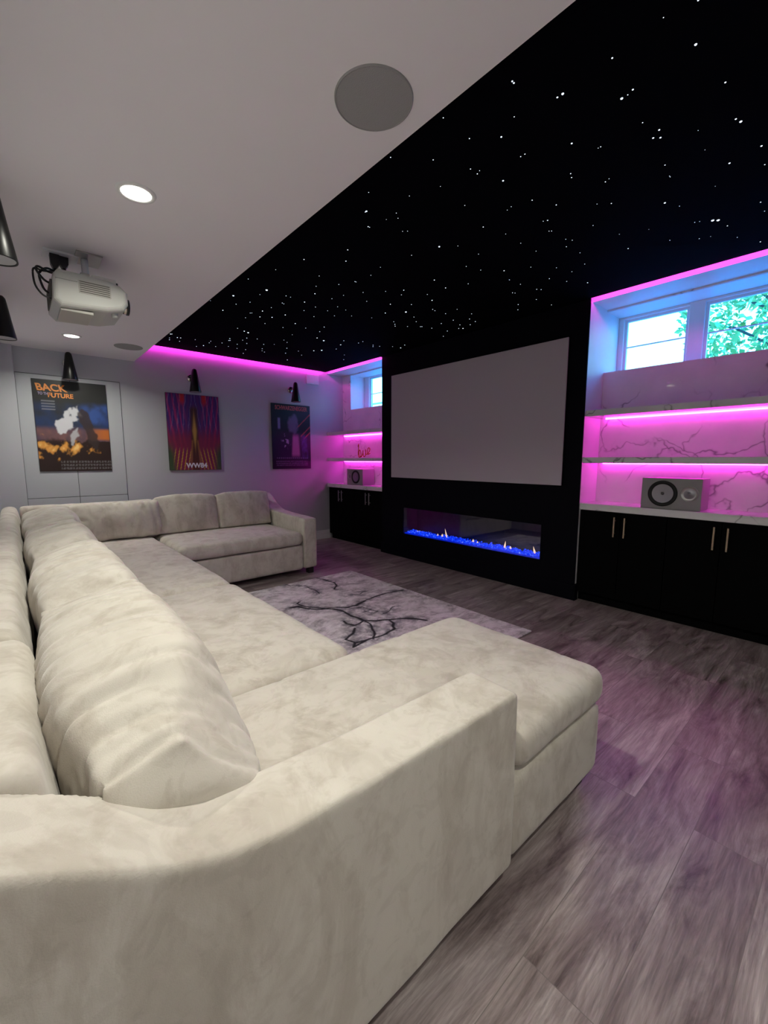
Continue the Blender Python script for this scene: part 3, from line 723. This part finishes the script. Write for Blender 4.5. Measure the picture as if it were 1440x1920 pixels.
# ------------------------------------------------------------------ bookshelf speakers and sign
def speaker(y0, y1, x0, x1, z0, z1, wy, ty, wr, tr, label):
    t = thing('bookshelf_speaker', label, 'speaker', ((x0 + x1) / 2, (y0 + y1) / 2, z0), 'grey bookshelf speakers')
    obj('cabinet_box', B(x0, x1, y0, y1, z0, z1, .003, 2), M_spk, t)
    zc = (z0 + z1) / 2
    Mw = Matrix.Translation((x0, wy, zc)) @ Matrix.Rotation(R(-90), 4, 'Y')
    obj('woofer_surround', L([(wr, -.001), (wr, .006), (wr * .93, .009), (wr * .74, .006), (wr * .72, -.001)], Mw, 48), M_rubber, t, True)
    obj('woofer_cone', L([(wr * .73, .003), (wr * .12, .0008), (wr * .05, .010), (0, .013)], Mw, 48), M_cone, t, False)
    Mt = Matrix.Translation((x0, ty, zc + .005)) @ Matrix.Rotation(R(-90), 4, 'Y')
    obj('tweeter_ring', L([(tr, -.001), (tr, .003), (tr * .95, .004), (tr * .92, .0015), (tr * .66, .0015)], Mt, 40), M_steel, t, True)
    obj('tweeter', L([(tr * .66, .0012), (tr * .2, .0018), (tr * .12, .006), (0, .009)], Mt, 32), M_cone, t, True)
speaker(.790, 1.180, 3.715, 3.93, .8702, 1.103, 1.035, .862, .098, .056, 'grey bookshelf speaker on its side on the right countertop, black woofer left of tweeter')
speaker(4.785, 5.168, 3.745, 3.96, .8702, 1.100, 4.95, 5.095, .096, .040, 'small-looking grey bookshelf speaker on the left alcove countertop beside the screen wall')

pts = [(0, .155), (.012, .19), (.004, .06), (.012, .012), (.035, .004), (.052, .03), (.045, .085), (.028, .11), (.018, .07), (.03, .02), (.06, .012), (.082, .06), (.085, .10), (.088, .06), (.098, .012), (.125, .03), (.135, .09), (.13, .11)]
pts2 = [(.13, .11), (.14, .05), (.165, .05), (.195, .09), (.20, .125), (.18, .135), (.165, .105), (.162, .06), (.178, .045), (.205, .06)]
sg = [(3.78, 4.935 - a * 1.35, 1.2665 + max(b_, .004)) for a, b_ in pts + pts2[1:]]
tag(obj('love_sign', tube(bmesh.new(), smoothpts(sg, 6), .0068, 8), M_rose, None, True), 'small copper red script sign reading love on the lower shelf of the left alcove', 'sign')

# ------------------------------------------------------------------ rug
RUG_VEINS = [
    (9, [(1.65, 3.09), (1.71, 3.07), (1.73, 2.98), (1.78, 2.91), (1.84, 2.87), (1.9, 2.82), (1.93, 2.71), (1.92, 2.59), (1.93, 2.46), (2.0, 2.4), (2.08, 2.35), (2.19, 2.3), (2.25, 2.23), (2.29, 2.15)]),
    (7, [(1.77, 3.17), (1.73, 3.13), (1.75, 3.02), (1.8, 2.95), (1.84, 2.87), (1.91, 2.86), (2.0, 2.78), (2.09, 2.77), (2.24, 2.83), (2.39, 2.85), (2.52, 2.85), (2.66, 2.81)]),
    (7, [(1.93, 2.46), (1.87, 2.44), (1.81, 2.43), (1.79, 2.49), (1.81, 2.55)]),
    (6, [(1.93, 2.46), (1.92, 2.38), (1.87, 2.26), (1.78, 2.15)]),
    (7, [(2.08, 2.35), (2.07, 2.27), (2.0, 2.2), (1.89, 2.16), (1.81, 2.16), (1.73, 2.17), (1.63, 2.2), (1.59, 2.15)]),
    (7, [(1.63, 2.2), (1.63, 2.27), (1.74, 2.35), (1.79, 2.38)]),
    (4, [(2.02, 2.75), (2.1, 2.71), (2.12, 2.63), (2.14, 2.54), (2.08, 2.53), (2.05, 2.63)]),
    (6, [(2.27, 3.75), (2.3, 3.62), (2.33, 3.47), (2.29, 3.35), (2.2, 3.25)]),
    (4, [(1.89, 3.76), (1.94, 3.65), (2.04, 3.54), (2.05, 3.38), (2.02, 3.25)]),
    (3, [(2.14, 2.47), (2.26, 2.51), (2.33, 2.54)]),
    (3, [(2.21, 3.04), (2.3, 3.0), (2.42, 3.02)]),
    (8, [(1.59, 2.15), (1.66, 2.17), (1.73, 2.17)])]
import numpy as np
RX0, RY0, RW, RH = 1.13, 1.51, 1.6, 2.2
NX, NY = 250, 340
bm = B(0, RW, 0, RH, .001, .0105, .003, 2)
base_n = len(bm.verts)
top = bmesh.ops.create_grid(bm, x_segments=NX, y_segments=NY, size=.5, matrix=Matrix.Translation((RW / 2, RH / 2, .0115)) @ Matrix.Diagonal((RW - .004, RH - .004, 1, 1)))
me = bpy.data.meshes.new('area_rug'); bm.to_mesh(me); bm.free()
co = np.empty(len(me.vertices) * 3, dtype=np.float32); me.vertices.foreach_get('co', co); co = co.reshape(-1, 3)
P = co[:, :2] + np.array([RX0, RY0]); wob = np.array([[noise.noise(Vector((x * 9, y * 9, 0))), noise.noise(Vector((x * 9, y * 9, 5)))] for x, y in P]) * .022
P = P + wob; mask = np.zeros(len(P)); halo = np.zeros(len(P))
for wd, pl in RUG_VEINS:
    for (ax, ay), (bx_, by) in zip(pl, pl[1:]):
        a = np.array([ax, ay]); d = np.array([bx_, by]) - a; LL = max(d @ d, 1e-6)
        t_ = np.clip(((P - a) @ d) / LL, 0, 1); q = np.linalg.norm(P - a - t_[:, None] * d, axis=1)
        mask = np.maximum(mask, np.clip(1.7 - q / (wd / 1000 * 1.25), 0, 1)); halo = np.maximum(halo, np.exp(-(q / .07) ** 2))
at = me.attributes.new('vein', 'FLOAT_COLOR', 'POINT')
cc = np.ones((len(P), 4), dtype=np.float32); cc[:, 0] = mask; cc[:, 1] = halo
at.data.foreach_set('color', cc.ravel())
rg = obj('area_rug', me, M_rug); rg.location = (RX0, RY0, 0)
tag(rg, 'pale grey area rug with black branching veins on the wood floor between the sofas', 'rug')
# ------------------------------------------------------------------ sofa
def undul(co, n, a=.004, s=3.0):
    return n * (a * noise.noise(Vector(co) * s) + a * .5 * noise.noise(Vector(co) * s * 2.7 + Vector((4, 4, 4))))

def foot(parent, x, y):
    obj('foot', prism([(x - .03, y - .03), (x + .03, y - .03), (x + .03, y + .03), (x - .03, y + .03)], 0, .075), M_leg, parent)

def base(parent, outline, z0=.06, z1=.335, voxel=.02, bev=.015):
    obj('base', soften(prism(outline, z0, z1), bev, 3, voxel, lambda c, n: undul(c, n, .003), 3), M_suede, parent)

def seat(parent, outline, z0, z1, voxel=.014, bev=.055, crown=.0, box_=None, wr=.0035):
    def d(c, n):
        off = undul(c, n, wr, 4.0)
        if n.z > .2:   # faint creases running across
            w = noise.noise(Vector((c.x * 3 + 3, c.y * 3, 0)))
            off += n * (-.004 * max(0, 1 - abs(w) * 14))
        if box_:
            x0, x1, y0, y1 = box_
            u = max(-1, min(1, (c.x - (x0 + x1) / 2) * 2 / (x1 - x0))); w_ = max(-1, min(1, (c.y - (y0 + y1) / 2) * 2 / (y1 - y0)))
            if c.z > (z0 + z1) / 2: off += Vector((0, 0, crown * (1 - u ** 4) * (1 - w_ ** 4)))
        return off
    obj('seat_cushion', soften(prism(outline, z0, z1), bev, 5, voxel, d, 6), M_suede, parent)

def arm_profile(front, back, sgn):
    """side outline of a sloping arm, s = distance from the back's outer face"""
    pr = [(1.135, .07), (1.135, .600), (1.128, .612), (.95, .618), (.62, .628), (.42, .640), (.33, .660), (.26, .690), (.20, .725), (.14, .765), (.08, .800), (.03, .822), (0, .828), (0, .07)]
    return [(back + sgn * s, z) for s, z in pr]

# --- chaise section nearest the camera
ZS0, ZS1 = .335, .475
ch = thing('sofa_chaise_section', 'beige suede chaise section of the sectional sofa, nearest, with a sloping arm', 'sofa', (.7, .95, 0), 'sectional sofa pieces')
obj('arm', soften(prism(arm_profile(1, -.135, 1), .580, .744, 'y'), .011, 3, .009, lambda c, n: undul(c, n, .003, 3.5), 1, 50), M_suede, ch)
bx = prism([(-.132, .07), (.02, .07), (.012, .70), (-.012, .795), (-.03, .822), (-.11, .826), (-.132, .80)], .735, 1.322, 'y')
obj('backrest', soften(bx, .016, 3, .013, lambda c, n: undul(c, n, .007, 4.5), 4, 50), M_suede, ch)
base(ch, [(.0, .742), (1.003, .742), (1.003, .590), (1.605, .590), (1.605, 1.325), (.0, 1.325)])
seat(ch, [(.03, .75), (1.012, .75), (1.012, .575), (1.615, .575), (1.615, 1.327), (.03, 1.327)], ZS0, ZS1 + .005, .0125, .055, .014, (.03, 1.62, .6, 1.33))
foot(ch, 1.54, .66); foot(ch, 1.54, 1.25); foot(ch, .0, .70); foot(ch, .0, 1.2)

# --- armless middle section
md = thing('sofa_armless_section', 'beige suede armless middle section of the sectional sofa beside the rug', 'sofa', (.45, 1.97, 0), 'sectional sofa pieces')
bx = prism([(-.132, .07), (.00, .07), (-.008, .70), (-.026, .795), (-.045, .822), (-.11, .826), (-.132, .80)], 1.334, 2.603, 'y')
obj('backrest', soften(bx, .016, 3, .016, lambda c, n: undul(c, n, .007, 4.5), 4, 50), M_suede, md)
base(md, [(0, 1.334), (.985, 1.334), (.985, 2.603), (0, 2.603)])
seat(md, [(.03, 1.335), (1.0, 1.335), (1.0, 2.605), (.03, 2.605)], ZS0, ZS1, .016, .055, .018, (.03, 1.0, 1.33, 2.61))
for a, b_ in ((.93, 1.4), (.93, 2.54), (-.0, 1.4), (-.0, 2.54)): foot(md, a, b_)

# --- corner section
YO = 5.055
cn = thing('sofa_corner_section', 'beige suede corner section of the sectional sofa under the leftmost poster', 'sofa', (.45, 3.8, 0), 'sectional sofa pieces')
bx = prism([(-.132, .07), (.00, .07), (-.008, .70), (-.026, .795), (-.045, .822), (-.11, .826), (-.132, .80)], 2.615, YO, 'y')
obj('backrest', soften(bx, .016, 3, .018, lambda c, n: undul(c, n, .006, 4.5), 4, 50), M_suede, cn)
bx = prism([(YO, .07), (YO - .135, .07), (YO - .128, .70), (YO - .11, .795), (YO - .09, .820), (YO - .02, .826), (YO, .80)], -.01, 1.075, 'x')
obj('backrest', soften(bx, .016, 3, .018, lambda c, n: undul(c, n, .006, 4.5), 4, 50), M_suede, cn)
base(cn, [(0, 2.615), (.985, 2.615), (.985, YO - .14), (0, YO - .14)])
seat(cn, [(.03, 2.617), (1.0, 2.617), (1.0, YO - .15), (.03, YO - .15)], ZS0, ZS1, .018, .055, .015, (.03, 1.0, 2.62, YO - .15))
for a, b_ in ((.93, 2.7), (-.0, 2.7), (0, 4.9)): foot(cn, a, b_)

# --- far loveseat section
lv = thing('sofa_end_section', 'beige suede end section of the sectional sofa along the poster wall with right arm', 'sofa', (1.7, 4.5, 0), 'sectional sofa pieces')
obj('arm', soften(prism(arm_profile(1, YO, -1), 2.268, 2.432, 'x'), .014, 3, .014, lambda c, n: undul(c, n, .003, 3.5), 2, 50), M_suede, lv)
bx = prism([(YO, .07), (YO - .135, .07), (YO - .128, .70), (YO - .11, .795), (YO - .09, .820), (YO - .02, .826), (YO, .80)], 1.085, 2.275, 'x')
obj('backrest', soften(bx, .016, 3, .016, lambda c, n: undul(c, n, .005, 4.5), 4, 50), M_suede, lv)
base(lv, [(1.01, 3.935), (2.268, 3.935), (2.268, YO - .14), (1.01, YO - .14)], .06, .325)
seat(lv, [(1.012, 3.90), (2.262, 3.90), (2.262, YO - .15), (1.012, YO - .15)], .332, ZS1, .015, .055, .012, (1.01, 2.26, 3.9, YO - .15))
for a, b_ in ((2.37, 3.99), (1.1, 3.99), (2.37, 4.98), (1.1, 4.98)): foot(lv, a, b_)

# --- loose back cushions
def back_cushion(label, length, thick, height, M, seed, wr=.004, bulge=.05, ears=.02, sag=.0, voxel=.013, bev=.05, creases=16, slump=0.0):
    """local frame: x thickness (0 = rear), y length, z height"""
    bm = B(-thick / 2, thick / 2, -length / 2, length / 2, 0, height)
    sd = Vector((seed * 3.1, seed * 1.7, seed))
    def d(c, n):
        u, v, w = 2 * c.x / thick, 2 * c.y / length, 2 * c.z / height - 1
        u, v, w = (max(-1, min(1, q)) for q in (u, v, w))
        o = Vector((0, 0, 0))
        o.x += math.copysign(bulge, u) * abs(u) * (1 - v * v) ** .8 * (1 - w * w) ** .6
        o.z += bulge * .75 * max(0, w) * (1 - v * v) ** .7 * (1 - u * u) ** .4
        o.y += math.copysign(bulge * .45, v) * abs(v) * (1 - w * w) * (1 - u * u) ** .5
        # pinched box corners at the top
        e = max(0, abs(v) - .72) / .28 * max(0, w - .35) / .65
        o.z += -ears * e * (1 - abs(u) * .4)
        if slump:
            e2 = max(0, -v - .35) / .65; e2 = e2 * e2 * (3 - 2 * e2) * max(0, w + .3) / 1.3
            o.z -= slump * e2; o.x -= c.x * .5 * e2 + .035 * e2
        o.z -= sag * max(0, w) * (1 - abs(v)) ** .5
        # gathered wrinkles: fine ridges running across the top and faces
        g = noise.noise(Vector((c.y * creases, c.x * 2.2 + w, c.z * 2.5)) + sd)
        g2 = noise.noise(Vector((c.y * creases * 2.1 + c.z * 8, c.x * 5, c.z * 6)) + sd)
        edge = .35 + .65 * max(abs(v) ** 3, max(0, w) ** 2)
        o += n * wr * (1.6 * (1 - min(1, abs(g) * 3.2)) * -1 + .8 * g2) * edge
        o += n * wr * 1.6 * noise.noise(c * 5 + sd)
        return o
    me = soften(bm, bev, 5, voxel, d, 8)
    me.transform(M)
    o = obj('back_cushion', me, M_suede)
    return tag(o, label, 'cushion', 'loose back cushions on the sectional sofa')
def CM(x, y, z, lean, rz=0, rx=0):
    return Matrix.Translation((x, y, z)) @ Matrix.Rotation(R(rz), 4, 'Z') @ Matrix.Rotation(R(-lean), 4, 'Y') @ Matrix.Rotation(R(rx), 4, 'X')
back_cushion('largest nearest beige back cushion, wrinkled and pinched at its corners, by the sloping arm', .80, .25, .375, CM(.215, 1.125, .475, 12), 1, .0058, .055, .0, voxel=.0065, bev=.085, creases=24, slump=.075)
back_cushion('beige back cushion second from the camera along the left backrest', 1.0, .25, .37, CM(.225, 2.03, .475, 13), 2, .006, .05, .04, voxel=.013, creases=14)
back_cushion('beige back cushion third from the camera along the left backrest', 1.0, .26, .36, CM(.225, 3.06, .475, 14), 3, .007, .05, .04, voxel=.015, creases=11)
back_cushion('slumped beige back cushion farthest along the left backrest, in the corner', .95, .28, .36, CM(.225, 4.07, .475, 13), 4, .009, .05, .03, voxel=.016, creases=10)
back_cushion('crumpled beige back cushion in the far corner, left of the two smooth ones', .74, .22, .35, CM(.68, 4.70, .475, 12, -90), 5, .008, .045, .0, .015, voxel=.014, creases=12)
back_cushion('smooth beige back cushion left of the far arm cushion, below the middle poster', .61, .20, .385, CM(1.33, 4.73, .472, 14, -90), 6, .0025, .035, .01, voxel=.013, bev=.045)
back_cushion('smooth beige back cushion beside the far sofa arm', .61, .20, .385, CM(1.945, 4.73, .472, 14, -90), 7, .0025, .035, .01, voxel=.013, bev=.045)

# ------------------------------------------------------------------ outside the windows
M_lawn = mat('window_well_gravel', (.35, .38, .38), .9)
struct('ground', B(XO, 16, -6, 16, 1.80, 1.90), M_lawn)
M_leaf = mat('leaf', (.42, .50, .13), .6)
M_bark = mat('bark', (.10, .07, .05), .9)
def tree(x, y, r, h, n, seed, label):
    t = thing('garden_tree', label, 'tree', (x, y, 1.9))
    rnd = random.Random(seed)
    bm = tube(bmesh.new(), [(x, y, 1.88), (x + .05, y, 2.6), (x, y + .05, 1.9 + h * .8)], .07, 8)
    for i in range(10):
        a = rnd.random() * 6.28; z = rnd.uniform(2.4, 1.9 + h * .7)
        tube(bm, [(x, y, z), (x + math.cos(a) * r * .4, y + math.sin(a) * r * .4, z + .35), (x + math.cos(a) * r * .8, y + math.sin(a) * r * .8, z + .5)], .018, 5)
    obj('trunk', bm, M_bark, t)
    bm = bmesh.new()
    for i in range(n):
        while True:
            p = Vector((rnd.uniform(-1, 1), rnd.uniform(-1, 1), rnd.uniform(-1, 1)))
            if p.length < 1 and noise.noise(p * 2.6 + Vector((seed, 0, 0))) > -.12: break
        c = Vector((x + p.x * r, y + p.y * r, 1.9 + h * .6 + p.z * h * .5))
        s = rnd.uniform(.035, .075)
        M = Matrix.Translation(c) @ Matrix.Rotation(rnd.random() * 6.28, 4, (rnd.random() - .5, rnd.random() - .5, rnd.random() - .5 + .01))
        q = [bm.verts.new(M @ Vector(v_)) for v_ in ((-s, 0, 0), (-s * .2, s * .5, s * .12), (s, 0, 0), (-s * .2, -s * .5, s * .12))]
        bm.faces.new(q)
    obj('foliage', bm, M_leaf, t)
tree(7.8, 1.0, 1.15, 2.7, 3600, 3, 'bright green leafy tree outside the right pane of the nearer window')
M_timber = mat('painted_timber', (.75, .78, .78), .7)
pg_ = thing('stand_in_frame', 'pale open frame of thin posts and rails standing in for a building outside the left alcove window', 'stand-in frame', (9.0, 10.6, 1.9))  # thin open frame in place of a house, so the bright sky shows through
for y_ in (9.7, 10.35, 11.5): obj('post', B(8.97, 9.03, y_ - .03, y_ + .03, 1.88, 4.4), M_timber, pg_)
for z_ in (3.0, 4.1): obj('rail', B(8.98, 9.02, 9.4, 12.4, z_, z_ + .05), M_timber, pg_)
